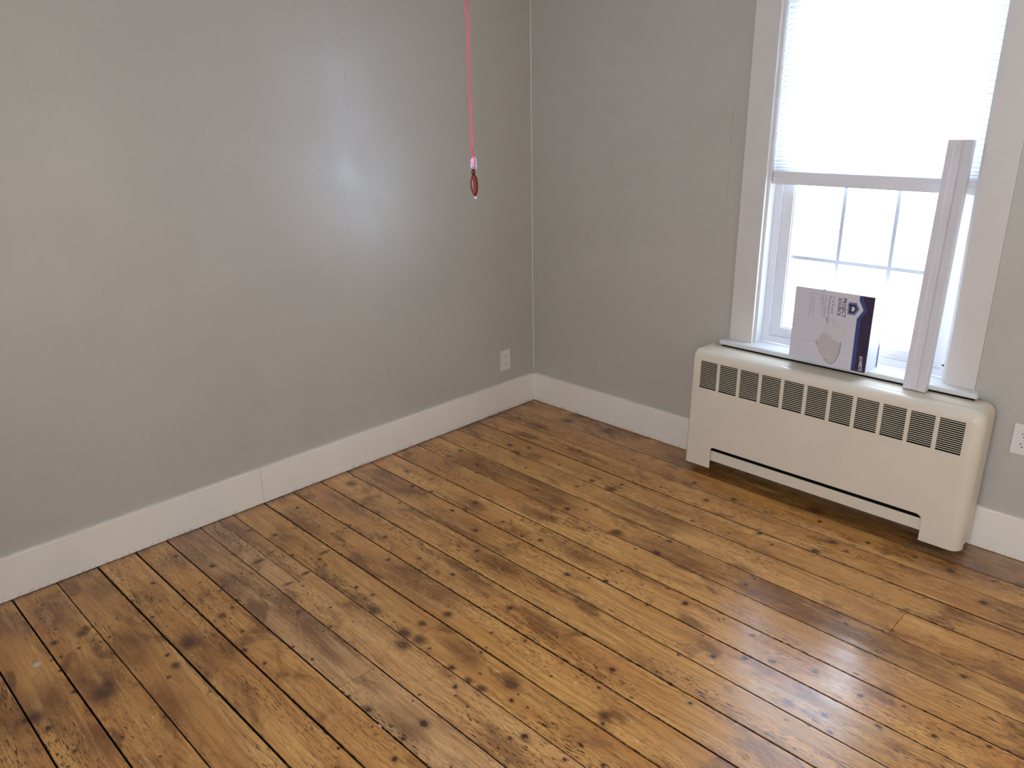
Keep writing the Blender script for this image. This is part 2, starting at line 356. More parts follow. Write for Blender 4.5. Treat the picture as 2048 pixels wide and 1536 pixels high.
KN = {
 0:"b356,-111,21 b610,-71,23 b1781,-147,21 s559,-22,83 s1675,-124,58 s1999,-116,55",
 1:"k128,-260,10 k298,-269,8 k920,-270,7 k1271,-270,9 k2041,-253,8 k2208,-234,9 k2335,-241,18 k2468,-210,8 k1481,-295,13 k1834,-222,8 k1271,-281,8 s2329,-213,73",
 2:"k442,-318,7 k1180,-415,6 k661,-362,7 k1941,-344,14 k1919,-450,17 k2480,-373,16 k1398,-380,12",
 3:"k356,-554,14 k448,-512,10 b440,-595,15 k694,-554,7 k914,-576,14 k1038,-512,9 b1033,-581,15 k1452,-574,8 k1701,-476,10 k1609,-557,7 k1777,-521,7",
 4:"k222,-675,9 k297,-643,7 k601,-689,8 k904,-667,9 k2314,-739,5 k2072,-605,8 s1299,-629,79",
 5:"k219,-772,14 k229,-854,14 k402,-823,8 k788,-810,9 k1006,-854,12 k1069,-804,7 k1470,-774,8 k1484,-875,14 b1282,-865,15 k1424,-772,5 k1472,-774,12 k1490,-879,15 k1838,-832,9 k1842,-778,6 k2187,-806,8 k2546,-813,10 k2314,-876,5 s497,-793,90 s874,-818,68 s1554,-863,76 s2015,-806,100 s2342,-861,85",
 6:"k465,-886,6 k1410,-912,5 f2311,-1023,7 k2721,-1041,6",
 7:"k206,-1102,10 k456,-1154,9 k678,-1088,14 k688,-1152,6 k885,-1121,9 k932,-1057,6 k903,-1090,5 k1098,-1120,10 k1461,-1162,11 k1465,-1071,6 k1745,-1075,9 k1648,-1046,6 k1745,-1081,10 k1875,-1079,5 k1886,-1061,4 k1997,-1071,8 k2102,-1144,12 k2216,-1098,9 k2359,-1105,9 f2317,-1152,5 k2562,-1120,9 k2461,-1062,5 k2681,-1060,7 k1651,-1045,6 k205,-1105,7 s1263,-1067,66",
 8:"k349,-1178,12 k449,-1183,6 k657,-1202,10 k850,-1245,12 k1331,-1225,13 k1403,-1190,5 k1653,-1172,7 k1958,-1251,11 k2033,-1189,9 k1880,-1185,5 f2312,-1177,5 k2316,-1252,9 f2305,-1288,5 k2354,-1301,7 k2441,-1190,7 s251,-1265,63 s802,-1290,56",
 9:"k970,-1344,9 k441,-1435,6 k435,-1316,6 k1878,-1320,5 f2302,-1319,5 k2310,-1423,4 f2247,-1343,5 k1872,-1430,5 k444,-1434,7 b121,-1358,16 s1100,-1354,45",
 10:"k848,-1536,9 k628,-1536,7 k1025,-1519,8 k1323,-1516,11 k1529,-1502,4 k1545,-1520,4 k2020,-1474,7 k952,-1576,4 k1770,-1517,11 k1883,-1573,4 k442,-1577,5 k624,-1532,10 k226,-1513,5 k26,-1574,6 s249,-1484,57 s1101,-1477,50",
 11:"k768,-1623,8 k1482,-1604,7 k1374,-1650,6 k960,-1640,5 k1374,-1651,6 k1414,-1713,5 b1194,-1688,11 k1652,-1667,4 k1787,-1605,6 k1652,-1667,4 k1887,-1710,6 b1873,-1682,9 k353,-1673,6 k145,-1653,8 k444,-1607,5 s254,-1711,66 s1035,-1637,61 s940,-1629,70",
 12:"k913,-1800,8 k912,-1830,7 b989,-1849,16 b1165,-1853,15 b1230,-1837,14 k1287,-1843,6 k1407,-1852,11 b1487,-1856,9 b1539,-1852,10 b1591,-1776,17 k1638,-1823,8 k1633,-1791,4 k1420,-1739,5 k1892,-1811,8 k1412,-1805,4 k1488,-1809,4 b1169,-1780,9 k1691,-1810,4 k1773,-1825,4 f1889,-1741,5 k1848,-1810,3 k1980,-1823,8 f1770,-1827,4 k282,-1834,10 k571,-1804,7 l543,-1767,16 k547,-1827,5 k832,-1813,8 k469,-1863,7 s1376,-1784,37",
 13:"k867,-1945,6 b1209,-1892,14 k1478,-1900,9 k1506,-1924,4 k1565,-1931,4 k1592,-1952,4 k1429,-1995,4 k1762,-1894,11 k1737,-1926,5 k1431,-1883,4 k960,-2003,6 k1894,-1878,6 k867,-1944,6 k991,-1937,4 k961,-2004,5 l631,-1972,14 l618,-1892,13 k471,-2011,4 l170,-1884,16 l391,-1911,12 l414,-1977,17 k456,-1894,5 s112,-1945,54 s1750,-1975,35",
 14:"k1279,-2143,5 k1368,-2139,8 k1430,-2023,3 k1524,-2058,15 k1525,-2133,7 k1698,-2103,4 k315,-2114,13 k588,-2153,9 k474,-2149,5 k961,-2144,5 k1060,-2133,6 l813,-2031,13 k963,-2032,4 k468,-2035,4 k391,-2048,3 k645,-2059,4 s134,-2102,68 s759,-2032,50 s964,-2031,60 s484,-2111,43 s1035,-2042,51 s1488,-2100,40",
 15:"k1429,-2166,4 k1568,-2192,10 k1334,-2265,5 k619,-2185,6 k494,-2168,5 k473,-2183,4 k766,-2221,7 k861,-2260,10 k966,-2246,7 k143,-2184,8 b637,-2229,10 k387,-2197,4 k392,-2259,4 k821,-2154,6 s171,-2195,41",
 16:"k1428,-2277,5 k266,-2318,9 b694,-2371,19 k468,-2400,6 k471,-2291,4 k469,-2399,6 k389,-2343,3 k557,-2388,4 s728,-2371,46 s793,-2286,38",
 17:"k704,-2447,7 k473,-2543,5 k702,-2443,8 k810,-2483,7 k467,-2431,5 k963,-2423,4 b772,-2447,9 k386,-2489,4 s152,-2455,38 s922,-2548,42 s575,-2517,42",
 18:"k372,-2683,11 b385,-2600,11 k459,-2633,6 b368,-2583,10 k474,-2571,5 k450,-2587,3 k464,-2688,5 b708,-2628,14 b734,-2649,22 k969,-2559,4 k959,-2673,5 k1106,-2628,4 k297,-2655,5 s175,-2625,51 s669,-2650,52",
 19:"k460,-2713,5 k535,-2712,6 k667,-2708,9 k773,-2810,10 b697,-2821,15 k917,-2783,7 k962,-2813,5 s660,-2793,50 s926,-2727,40 s147,-2761,40",
 20:"k693,-2847,10 s655,-2868,41",
}

# ------------------------------------------------------------------ room shell
RX, RY, RZ = 4.30, -4.20, 2.45
S_ = dict(kind='structure')
box('wall_left', (-.16, -.018, RY - .15, .20, -.05, RZ + .1), M['wall_left'], **S_)
OX0, OX1, OZ0, OZ1 = 1.325, 2.155, .585, 2.14      # rough opening of the window
boxes('wall_back', [(-.018, OX0, .018, .20, -.05, RZ + .1), (OX1, RX, .018, .20, -.05, RZ + .1),
                    (OX0, OX1, .018, .20, -.05, OZ0), (OX0, OX1, .018, .20, OZ1, RZ + .1)], M['wall_back'], **S_)
boxes('wall_right', [(RX, RX + .15, RY - .15, -1.70, -.05, RZ + .1), (RX, RX + .15, -.80, .20, -.05, RZ + .1),
                     (RX, RX + .15, -1.70, -.80, 2.02, RZ + .1), (RX, RX + .15, -1.70, -.80, -.05, -.003)], M['wall'], **S_)
# unseen box added behind the invented doorway to block the sky light
boxes('wall_hall', [(RX + .95, RX + 1.05, -1.9, -.6, -.05, 2.3), (RX + .1501, RX + .95, -1.9, -1.8, -.05, 2.3), (RX + .1501, RX + .95, -.7, -.6, -.05, 2.3),
                    (RX + .1501, RX + .95, -1.8, -.7, 2.2, 2.3), (RX + .1501, RX + .95, -1.8, -.7, -.05, -.003)], M['wall'], **S_)
WX0, WX1, WZ0, WZ1 = 2.2, 3.8, 1.05, 2.25           # opening added behind the camera to let light in
boxes('wall_front', [(-.018, WX0, RY - .15, RY, -.05, RZ + .1), (WX1, RX, RY - .15, RY, -.05, RZ + .1),
                     (WX0, WX1, RY - .15, RY, -.05, WZ0), (WX0, WX1, RY - .15, RY, WZ1, RZ + .1)], M['wall'], **S_)
box('ceiling', (-.16, RX + .15, RY - .15, .20, RZ, RZ + .1), M['ceiling'], **S_)
# made-up rear window for the fill light (never in view): frame and pane
w2 = empty('window_2', (3.0, RY, 1.65), **S_)
boxes('window_frame', [(-.8, -.75, -.12, -.06, -.6, .6), (.75, .8, -.12, -.06, -.6, .6), (-.75, .75, -.12, -.06, -.6, -.55), (-.75, .75, -.12, -.06, .55, .6), (-.02, .02, -.12, -.06, -.55, .55)], M['vinyl'], w2)

# baseboards
bl = empty('baseboard_left', (0, 0, 0), **S_)
for y0, y1 in ((-1.7285, .0), (RY, -1.7300)):
    bm = extrude_profile([(-.018, .003), (0, .003), (0, .1635), (-.0025, .1668), (-.018, .1668)], 'y', y0, y1)
    done(bm, 'board', M['trim'], bl)
bm = extrude_profile([(.018, .003), (0, .003), (0, .1635), (.0025, .1668), (.018, .1668)], 'x', 0.0, RX)
done(bm, 'baseboard_back', M['trim'], **S_)
boxes('baseboard_right', [(RX - .018, RX, RY, -1.72, .003, .1668), (RX - .018, RX, -.78, -.0005, .003, .1668)], M['trim'], **S_)
box('baseboard_front', (.0005, RX - .019, RY, RY + .018, .003, .1668), M['trim'], **S_)
bm = bmesh.new(); tube(bm, [(-.0165 + .0008 * math.sin(z * 7), .0165, .168 + z) for z in [i * .12 for i in range(20)]], .0022, 6)
done(bm, 'trim_1', M['caulk'], **S_)

# ------------------------------------------------------------------ floor: sub-floor and pine planks
fl = box('floor', (-.018, RX, RY, .018, -.05, -.0205), M['dark'], **S_)
def kparse(i):
    r = []
    for tok in KN.get(i, '').split():
        a = tok[1:].split(','); r.append((tok[0], int(a[0]) / 1000, int(a[1]) / 1000, int(a[2]) / 1000))
    return r
def seam_y(i, x): a, b, g = SE[i]; return a + (b - a) * x / 1.7
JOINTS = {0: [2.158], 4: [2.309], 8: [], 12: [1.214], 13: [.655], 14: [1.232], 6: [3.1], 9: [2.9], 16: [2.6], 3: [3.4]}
rnd = random.Random(11)
TONE = {0: .92, 1: 1.0, 2: 1.0, 3: 1.02, 4: 1.05, 5: 1.0, 6: 1.02, 7: 1.08, 8: 1.05, 9: 1.0, 10: 1.05, 11: 1.02, 12: .90, 13: 1.0, 14: .96, 15: .98, 16: .95, 17: .92, 18: .97, 19: .97, 20: .97}
GREY = {13: .05, 14: .10}
def plank(i, x0, x1, yt0, yt1, yb0, yb1, mat):
    bm = bmesh.new(); c = .0011; h = rnd.uniform(-.0006, .0004)
    N = max(2, int((x1 - x0) / .35)); prev = None
    for k in range(N + 1):
        x = x0 + (x1 - x0) * k / N; f = k / N
        jt, jb = rnd.uniform(-.0006, .0006), rnd.uniform(-.0006, .0006)
        yt = yt0 + (yt1 - yt0) * f + jt; yb = yb0 + (yb1 - yb0) * f + jb
        ring = [bm.verts.new(p) for p in ((x, yt, -.02), (x, yt, h - c), (x, yt - c, h), (x, yb + c, h), (x, yb, h - c), (x, yb, -.02))]
        if prev:
            for q in range(6): bm.faces.new((prev[q], prev[(q + 1) % 6], ring[(q + 1) % 6], ring[q]))
        else: bm.faces.new(ring[::-1])
        prev = ring
    bm.faces.new(prev)
    return done(bm, 'plank', mat, fl)
for i in range(len(SE) - 1):
    if seam_y(i + 1, 0) < RY: break
    kn = kparse(i)
    if i == 0: kn += [('s', x_, -.10, .13) for x_ in (2.22, 2.30, 1.25, 1.42, 1.60, 1.78, 1.95, 2.10)]  # floor darkened under the radiator cover: its shadow painted in along with dirt
    EG = tuple((SE[q][0], (SE[q][1] - SE[q][0]) / 1.7, SE[q][2] / 1000 + .0012) for q in (i, i + 1))
    xs = [-.012] + JOINTS.get(i, []) + [RX - .01]
    if i in (1, 5, 7, 10, 15, 18): xs = [-.012, 3.0 + .1 * (i % 7), RX - .01]
    gt, gb = SE[i][2] / 1350, SE[i + 1][2] / 1350
    for s in range(len(xs) - 1):
        x0, x1 = xs[s] + (.0006 if s else 0), xs[s + 1] - (.0006 if s < len(xs) - 2 else 0)
        tone = TONE.get(i, 1) * rnd.uniform(.97, 1.03); grey = GREY.get(i, 0.0)
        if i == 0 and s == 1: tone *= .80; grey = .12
        if i == 7 and s == 0: pass
        if i == 12 and s == 1: tone *= 1.12
        if i == 13 and s == 0:    # two narrow lengths side by side
            mt = plank_mat('pine_%d_a' % i, kn, i * 1.73, tone, .08, (EG[0], (-1.940, .0024, .0014)))
            plank(i, x0, x1, seam_y(i, x0) - gt, seam_y(i, x1) - gt, -1.9395, -1.9355, mt)
            mt = plank_mat('pine_%d_b' % i, kn, i * 1.73 + .9, tone * .97, .12, ((-1.940, .0024, .0014), EG[1]))
            plank(i, x0, x1, -1.9405, -1.9365, seam_y(i + 1, x0) + gb, seam_y(i + 1, x1) + gb, mt)
            continue
        kk = [k for k in kn if x0 - .25 < k[1] < x1 + .25]
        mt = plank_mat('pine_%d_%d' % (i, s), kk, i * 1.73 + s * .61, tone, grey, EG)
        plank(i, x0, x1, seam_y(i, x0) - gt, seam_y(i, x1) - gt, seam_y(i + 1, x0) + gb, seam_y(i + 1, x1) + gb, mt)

# ------------------------------------------------------------------ window_1
w1 = empty('window_1', (1.74, .018, .6), **S_); O = (1.74, .018, .6)
def wp(name, bs, mat, bevel=.0015, parent=None, **pr):
    return boxes(name, bs, mat, parent or w1, bevel, off=O, **pr)
CT = 2.13
wp('casing', [(1.235, 1.3425, 0, .0178, .618, CT)], M['casing'])
wp('casing', [(2.1372, 2.2430, 0, .0178, .618, CT)], M['casing'])
wp('head_casing', [(1.215, 2.263, -.004, .0178, CT, CT + .115)], M['casing'])
# stool (inner sill) with rounded nose
nose = [(.07, .597), (-.040, .597), (-.0445, .599), (-.047, .603), (-.047, .610), (-.0445, .6155), (-.040, .618), (.07, .618)]
bm = extrude_profile(nose, 'x', 1.2135, 2.266); done(bm, 'window_sill', M['sill'], w1, off=O)
# trim back corner notch is hidden in the wall; jambs, stops
wp('jamb', [(1.3256, 1.3455, .0182, .195, .6185, CT), ], M['sill'], .0008)
wp('jamb', [(2.1345, 2.1545, .0182, .195, .6185, CT)], M['sill'], .0008)
wp('head_jamb', [(1.346, 2.134, .0182, .195, CT - .01, CT + .009)], M['sill'], .0008)
wp('stop', [(1.3457, 1.3545, .0185, .071, .6185, 2.12)], M['sill'], .001)
wp('stop', [(2.1235, 2.1343, .0185, .071, .6185, 2.12)], M['sill'], .001)
# vinyl replacement window: outer frame, lower sash, upper sash
wp('window_frame', [(1.3457, 1.3835, .0715, .165, .6185, 2.12), (2.0985, 2.1343, .0715, .165, .6185, 2.12), (1.3835, 2.0985, .0715, .165, .6185, .6470), (1.3835, 2.0985, .0715, .165, 2.08, 2.12)], M['vinyl'], .0008)
def sash(y0, z0, z1, rail_b, rail_t):
    a, b = 1.3845, 2.0975
    s = wp('sash', [(a, a + .046, y0, y0 + .034, z0, z1), (b - .046, b, y0, y0 + .034, z0, z1), (a + .046, b - .046, y0, y0 + .034, z0, z0 + rail_b), (a + .046, b - .046, y0, y0 + .034, z1 - rail_t, z1)], M['vinyl'], .002)
    g0, g1, h0, h1 = a + .046, b - .046, z0 + rail_b, z1 - rail_t
    # glazing bead
    boxes('glazing_bead', [(g0, g0 + .006, y0 + .006, y0 + .016, h0, h1), (g1 - .006, g1, y0 + .006, y0 + .016, h0, h1), (g0 + .006, g1 - .006, y0 + .006, y0 + .016, h0, h0 + .006), (g0 + .006, g1 - .006, y0 + .006, y0 + .016, h1 - .006, h1)], M['vinyl'], s, off=O)
    box('pane', (g0 + .001, g1 - .001, y0 + .017, y0 + .020, h0 + .001, h1 - .001), M['glass'], s, off=O)
    xs = [g0 + (g1 - g0) * k / 3 for k in (1, 2)]; zm = (h0 + h1) / 2
    for x in xs: box('muntin', (x - .0075, x + .0075, y0 + .0205, y0 + .0255, h0, h1), M['muntin'], s, bevel=.0012, off=O)
    for x0, x1 in ((g0, xs[0] - .0075), (xs[0] + .0075, xs[1] - .0075), (xs[1] + .0075, g1)):
        box('muntin', (x0, x1, y0 + .0205, y0 + .0255, zm - .0075, zm + .0075), M['muntin'], s, bevel=.0012, off=O)
    return s
mg, tg, pg = new_mat('window_glass')
tr = tg.node('ShaderNodeBsdfTransparent'); gl = tg.node('ShaderNodeBsdfGlossy'); gl.inputs['Roughness'].default_value = .02
mx = tg.node('ShaderNodeMixShader'); mx.inputs[0].default_value = .06
tr.inputs[0].default_value = (.97, .985, .98, 1)
tg.l.new(tr.outputs[0], mx.inputs[1]); tg.l.new(gl.outputs[0], mx.inputs[2]); tg.l.new(mx.outputs[0], tg.n['Material Output'].inputs[0]); tg.n.remove(pg)
M['glass'] = mg
M['muntin'] = plain('grey_white_bar', (.80, .80, .85), .45)
s1 = sash(.084, .648, 1.352, .040, .036)
boxes('finger_lift', [(1.43, 2.05, .0795, .084, .666, .671)], M['vinyl'], s1, off=O)
s2 = sash(.121, 1.318, 2.078, .036, .04)
# little black latch on the right side of the frame
box('latch', (2.103, 2.113, .066, .0715, .664, .669), M['hole'], w1, off=O)

# ------------------------------------------------------------------ pleated shade
mt_, t, p = new_mat('shade_fabric')
t.n.remove(p); df = t.node('ShaderNodeBsdfDiffuse'); tl = t.node('ShaderNodeBsdfTranslucent')
pos = t.node('ShaderNodeNewGeometry').outputs['Position']
c = t.mix(t.noise(pos, 300, 2)[0], (.80, .80, .82), (.86, .86, .87))
t.put(df.inputs[0], c); t.put(tl.inputs[0], c)
mx = t.node('ShaderNodeMixShader'); mx.inputs[0].default_value = .62
t.l.new(df.outputs[0], mx.inputs[1]); t.l.new(tl.outputs[0], mx.inputs[2]); t.l.new(mx.outputs[0], t.n['Material Output'].inputs[0])
sh = empty('pleated_shade', (1.74, .045, 2.12), label='white pleated window shade lowered halfway, hanging inside the window frame', category='window shade')
SO = (1.74, .045, 2.12)
bm = bmesh.new(); z = 1.3595; rows = []; k = 0
while z < 2.08:
    y = .0335 if k % 2 else .0475
    rows.append((y, z)); z += (.0042 + min(.0062, .00055 * k)); k += 1
sx0, sx1 = 1.3585, 2.1215
prev = None
for y, z in rows:
    r = [bm.verts.new((x, y, z)) for x in (sx0, sx1)]
    if prev: bm.faces.new((prev[0], prev[1], r[1], r[0]))
    prev = r
done(bm, 'pleated_fabric', mt_, sh, off=SO)
rail = [(.030, 1.309), (.030, 1.336), (.034, 1.3395), (.036, 1.358), (.040, 1.3605), (.052, 1.3605), (.056, 1.356), (.056, 1.309)]
bm = extrude_profile(rail, 'x', 1.3575, 2.1225); done(bm, 'bottom_rail', M['vinyl'], sh, off=SO)
box('head_rail', (1.3575, 2.1225, .028, .058, 2.075, 2.1195), M['vinyl'], sh, .002, off=SO)

# ------------------------------------------------------------------ radiator cover
rc = empty('radiator_cover', (1.74, -.09, 0), label='low cream metal radiator cover with louvred vents standing under the window', category='radiator cover')
RO = (1.74, -.09, 0)
X0, X1, YF, YB, ZB, ZT, RR = 1.142, 2.334, -.168, -.018, .038, .590, .040
def rounded(p, x0, x1, yf, zt, r):
    rl = .018
    q = Vector((min(max(p[0], x0 + rl), x1 - r), max(p[1], yf + r), min(p[2], zt - r)))
    d = Vector(p) - q
    if p[0] < x0 + rl and d.length > 1e-7:      # tighter radius on the left end
        n = [abs(d.x) > 1e-7, abs(d.y) > 1e-7, abs(d.z) > 1e-7]
        if sum(n) == 1: return Vector(p)
        e = Vector((d.x / rl, d.y / r, d.z / r)).normalized()
        return q + Vector((e.x * rl, e.y * r, e.z * r))
    if d.length < 1e-7: return Vector(p)
    # keep flat faces untouched
    n = [abs(d.x) > 1e-7, abs(d.y) > 1e-7, abs(d.z) > 1e-7]
    if sum(n) == 1: return Vector(p)
    return q + d.normalized() * r
def taper(v):   # the cover leans a touch at its left end
    f = max(0.0, min(1.0, (1.3 - v.x) / .15)); v.x += f * .010 * (v.z - ZB) / (ZT - ZB) - f * .003; return v
arcs = [RR * (1 - math.cos(a * math.pi / 2 / 6)) for a in range(0, 7)]
arcs = [RR * k / 7 for k in range(8)]
GX0, GP, GW, GZ0, GZ1, NC, NS = 1.1945, .0997, .0850, .4195, .5485, 11, 16
cols = [(GX0 + GP * k, GX0 + GP * k + GW) for k in range(NC)]
NX0, NX1, NZ = 1.277, 2.190, .1445
def shell(x0, x1, y_front, y_back, holes, name, yf_round):
    bm = bmesh.new(); cache = {}
    def V(p):
        key = tuple(round(c, 5) for c in p)
        if key not in cache: cache[key] = bm.verts.new(taper(rounded(p, x0, x1, yf_round, ZT, RR)))
        return cache[key]
    xs = sorted(set([round(v, 5) for v in [x0 + a * .018 / RR for a in arcs] + [x1 - a for a in arcs] + ([c for cc in cols for c in cc] + [NX0, NX1] if holes else [])]))
    zs = sorted(set([round(v, 5) for v in [ZT - a for a in arcs] + [ZB, .30] + ([GZ0, GZ1, NZ] if holes else [])]))
    ysl = sorted(set([round(v, 5) for v in [yf_round + a for a in arcs if y_front <= yf_round + a <= y_back] + [y_front, y_back]]))
    if holes:
        for i in range(len(xs) - 1):
            for j in range(len(zs) - 1):
                xm, zm = (xs[i] + xs[i + 1]) / 2, (zs[j] + zs[j + 1]) / 2
                if GZ0 < zm < GZ1 and any(a < xm < b for a, b in cols): continue
                if zm < NZ and NX0 < xm < NX1: continue
                bm.faces.new((V((xs[i], yf_round, zs[j])), V((xs[i + 1], yf_round, zs[j])), V((xs[i + 1], yf_round, zs[j + 1])), V((xs[i], yf_round, zs[j + 1]))))
    for i in range(len(xs) - 1):      # top
        for j in range(len(ysl) - 1):
            bm.faces.new((V((xs[i], ysl[j], ZT)), V((xs[i + 1], ysl[j], ZT)), V((xs[i + 1], ysl[j + 1], ZT)), V((xs[i], ysl[j + 1], ZT))))
    for xx in (x0, x1):               # sides
        for i in range(len(zs) - 1):
            for j in range(len(ysl) - 1):
                f = (V((xx, ysl[j], zs[i])), V((xx, ysl[j + 1], zs[i])), V((xx, ysl[j + 1], zs[i + 1])), V((xx, ysl[j], zs[i + 1])))
                bm.faces.new(f)
    if holes:                         # rounded upper corners of the foot opening
        for cx, s, r in ((NX0, 1, .014), (NX1, -1, .024)):
            cv = bm.verts.new((cx, YF, NZ)); ar = []
            for k in range(7):
                a = k / 6 * math.pi / 2
                ar.append(bm.verts.new((cx + s * r * (1 - math.sin(a)), YF, NZ - r * (1 - math.cos(a)))))
            for k in range(6): bm.faces.new((cv, ar[k], ar[k + 1]))
    bmesh.ops.recalc_face_normals(bm, faces=bm.faces)
    o = done(bm, name, M['cover'], rc, smooth=True, off=RO)
    md = o.modifiers.new('thickness', 'SOLIDIFY'); md.thickness = .0016; md.offset = -1
    md = o.modifiers.new('normals', 'WEIGHTED_NORMAL')
    return o
shell(X0, X1, YF, -.118, True, 'front_panel', YF)
shell(X0 + .003, X1 - .006, -.117, YB, False, 'side_casing', YF)
gh = (GZ1 - GZ0) / NS
for a, b in cols:
    bs = []
    for k in range(1, NS):
        zc = GZ0 + gh * k
        bs.append((a - .001, b + .001, YF + .0003, YF + .0016, zc - .0013, zc + .0013))
    bs.append((a - .001, b + .001, YF + .0003, YF + .0016, GZ1 - .0022, GZ1 + .0005))
    boxes('vent_grille', bs, M['cover'], rc, off=RO)
box('back_baffle', (X0 + .042, X1 - .045, YF + .008, YF + .010, GZ0 - .03, GZ1 + .012), M['black'], rc, off=RO)  # black plate behind the slots, standing in for the shadow inside
box('hanger_plate', (1.25, 2.25, YB - .001, -.0005, .10, .165), M['black'], rc, off=RO)
lower = [(YF + .013, .074), (YF + .013, .1225), (YF + .017, .1245), (YF + .05, .1245), (YF + .05, .1235), (YF + .018, .1235), (YF + .0145, .1215), (YF + .0145, .0755), (YF + .028, .067), (YF + .028, .0655)]
bm = extrude_profile(lower, 'x', 1.262, 2.205); done(bm, 'lower_panel', M['cover'], rc, off=RO)
box('rear_seal', (1.222, 2.258, -.038, -.030, .5885, .5966), M['black'], rc, off=RO)  # black strip standing in for the shadow between cover and sill
boxes('inner_frame', [(1.20, 2.29, -.028, -.022, .16, .57), (1.255, 2.215, YF + .010, YF + .0118, .1250, .24)], M['black'], rc, off=RO)  # black plates added so the hollow behind the openings looks shadowed

# ------------------------------------------------------------------ leaning trim strip
L = .905; ang = math.atan((.028 + .047) / .775)
pr_ = [(0, 0), (0, .028), (.003, .031), (.019, .031), (.028, .022), (.044, .023), (.052, .031), (.078, .033), (.082, .029), (.082, 0), (.078, 0), (.078, .026), (.004, .026), (.004, 0)]
pr_ = [(0, 0), (0, .029), (.002, .031), (.020, .031), (.026, .0275), (.046, .0275), (.054, .032), (.078, .034), (.082, .030), (.082, 0)]
bm = extrude_profile([(u, -v) for u, v in pr_], 'z', 0, L)
st = done(bm, 'trim_strip', M['strip'], bevel=0, label='long off-white grooved trim strip leaning upright on the radiator cover against the shade', category='trim strip')
st.matrix_world = Matrix.Translation((2.0205, -.0490, .5912)) @ Matrix.Rotation(-math.radians(.55), 4, 'Y') @ Matrix.Rotation(-ang, 4, 'X')

# ------------------------------------------------------------------ cardboard box on the sill
bx = empty('cardboard_box', (1.718, -.02, .6185), label='white cardboard light fixture box with navy side band standing on the window sill', category='box')
BO = (1.718, -.02, .6185)
M['card'] = plain('white_card', (.62, .60, .64), .42, var=.02)
M['navy'] = plain('navy_print', (.035, .022, .055), .4); M['blue'] = plain('blue_print', (.045, .065, .19), .4)
M['mid_blue'] = plain('mid_blue_print', (.13, .17, .35), .4); M['ink'] = plain('dark_ink', (.035, .02, .045), .45)
M['grey_ink'] = plain('grey_ink', (.36, .33, .36), .5); M['label'] = plain('cream_label', (.61, .595, .585), .5); M['shade_print'] = plain('lamp_print', (.54, .49, .48), .45)
M['soft_ink'] = plain('soft_ink', (.18, .15, .18), .5); M['white_ink'] = plain('white_print', (.75, .72, .78), .45)
BX0, BX1, BY0, BY1, BZ0, BZ1 = 1.5595, 1.8765, -.080, .040, .6187, .9215
bb = box('carton', (BX0, BX1, BY0, BY1, BZ0, BZ1), M['card'], bx, .0018, 2, off=BO)
# lid flaps: thin seam along the top and the tuck tab
boxes('top_flap', [(BX0 + .002, BX1 - .001, BY0 + .002, BY1 - .002, BZ1 + .0001, BZ1 + .0012)], M['card'], bx, .0004, off=BO)
box('tape_tab', (1.672, 1.680, BY0 - .0004, BY0 + .012, BZ1 + .0013, BZ1 + .0040), plain('cyan_tape', (.18, .55, .68), .4), bx, off=BO)
YP = BY0 - .0003
def poly(name, pts, mat, lift=0.0, parent=None):
    bm = bmesh.new(); vs = [bm.verts.new((x, YP - lift, z)) for x, z in pts]; f = bm.faces.new(vs)
    r = bmesh.ops.extrude_face_region(bm, geom=[f])
    for e in r['geom']:
        if isinstance(e, bmesh.types.BMVert): e.co.y += .0002
    bmesh.ops.triangulate(bm, faces=[f for f in bm.faces if len(f.verts) > 4])
    return done(bm, name, mat, parent or bx, off=BO)
def strokes(name, lines, wd, mat, lift=0.0):
    bm = bmesh.new()
    for ln in lines:
        for (xa, za), (xb, zb) in zip(ln, ln[1:]):
            d = Vector((xb - xa, zb - za)); n = Vector((-d.y, d.x)).normalized() * wd / 2; y = YP - lift
            vs = [bm.verts.new(p) for p in ((xa + n.x, y, za + n.y), (xb + n.x, y, zb + n.y), (xb - n.x, y, zb - n.y), (xa - n.x, y, za - n.y))]
            bm.faces.new(vs)
    me = bpy.data.meshes.new(name)
    for v in bm.verts: v.co -= Vector(BO)
    bm.to_mesh(me); bm.free(); return link(name, me, mat, bx)
R_ = BX1 - .0012; T_ = BZ1 - .0005; B_ = BZ0 + .0005
poly('blue_band', [(1.8177, T_), (1.8181, .9027), (1.8382, .8666), (1.8171, .8298), (1.8178, .7357), (1.8195, B_), (1.8345, B_), (1.8335, .7388), (1.832, .8303), (1.8526, .8657), (1.8336, .9052), (1.8313, T_)], M['blue'])
poly('navy_band', [(1.8313, T_), (1.8336, .9052), (1.8526, .8657), (1.832, .8303), (1.8335, .7388), (1.8345, B_), (R_, B_), (R_, T_)], M['navy'])
poly('emblem_border', [(1.778, .8897), (1.8089, .8914), (1.8223, .8672), (1.808, .8421), (1.778, .8417)], M['mid_blue'])
poly('emblem_house', [(1.7782, .8821), (1.8056, .8843), (1.8145, .8659), (1.8028, .849), (1.784, .848), (1.7842, .8758), (1.7782, .8756)], M['navy'], .0002)
poly('emblem_house_opening', [(1.7925, .8744), (1.8005, .8746), (1.8063, .8668), (1.8003, .8558), (1.792, .8572)], M['card'], .0004)
poly('lamp_picture', [(1.6945, .7542), (1.682, .7403), (1.6746, .7187), (1.6735, .6924), (1.6818, .6707), (1.6985, .6509), (1.7117, .6362), (1.7269, .6278), (1.7412, .6266), (1.7541, .6353), (1.765, .6593), (1.7709, .6893), (1.7689, .7259), (1.73, .74)], M['shade_print'])
A1 = [(1.7661, .7268), (1.7677, .7029), (1.7636, .6706), (1.7534, .6409), (1.7396, .6277), (1.7267, .6293), (1.7079, .6441)]
A2 = [(1.7549, .7174), (1.7556, .7004), (1.752, .6739), (1.7416, .6456), (1.7319, .6333)]
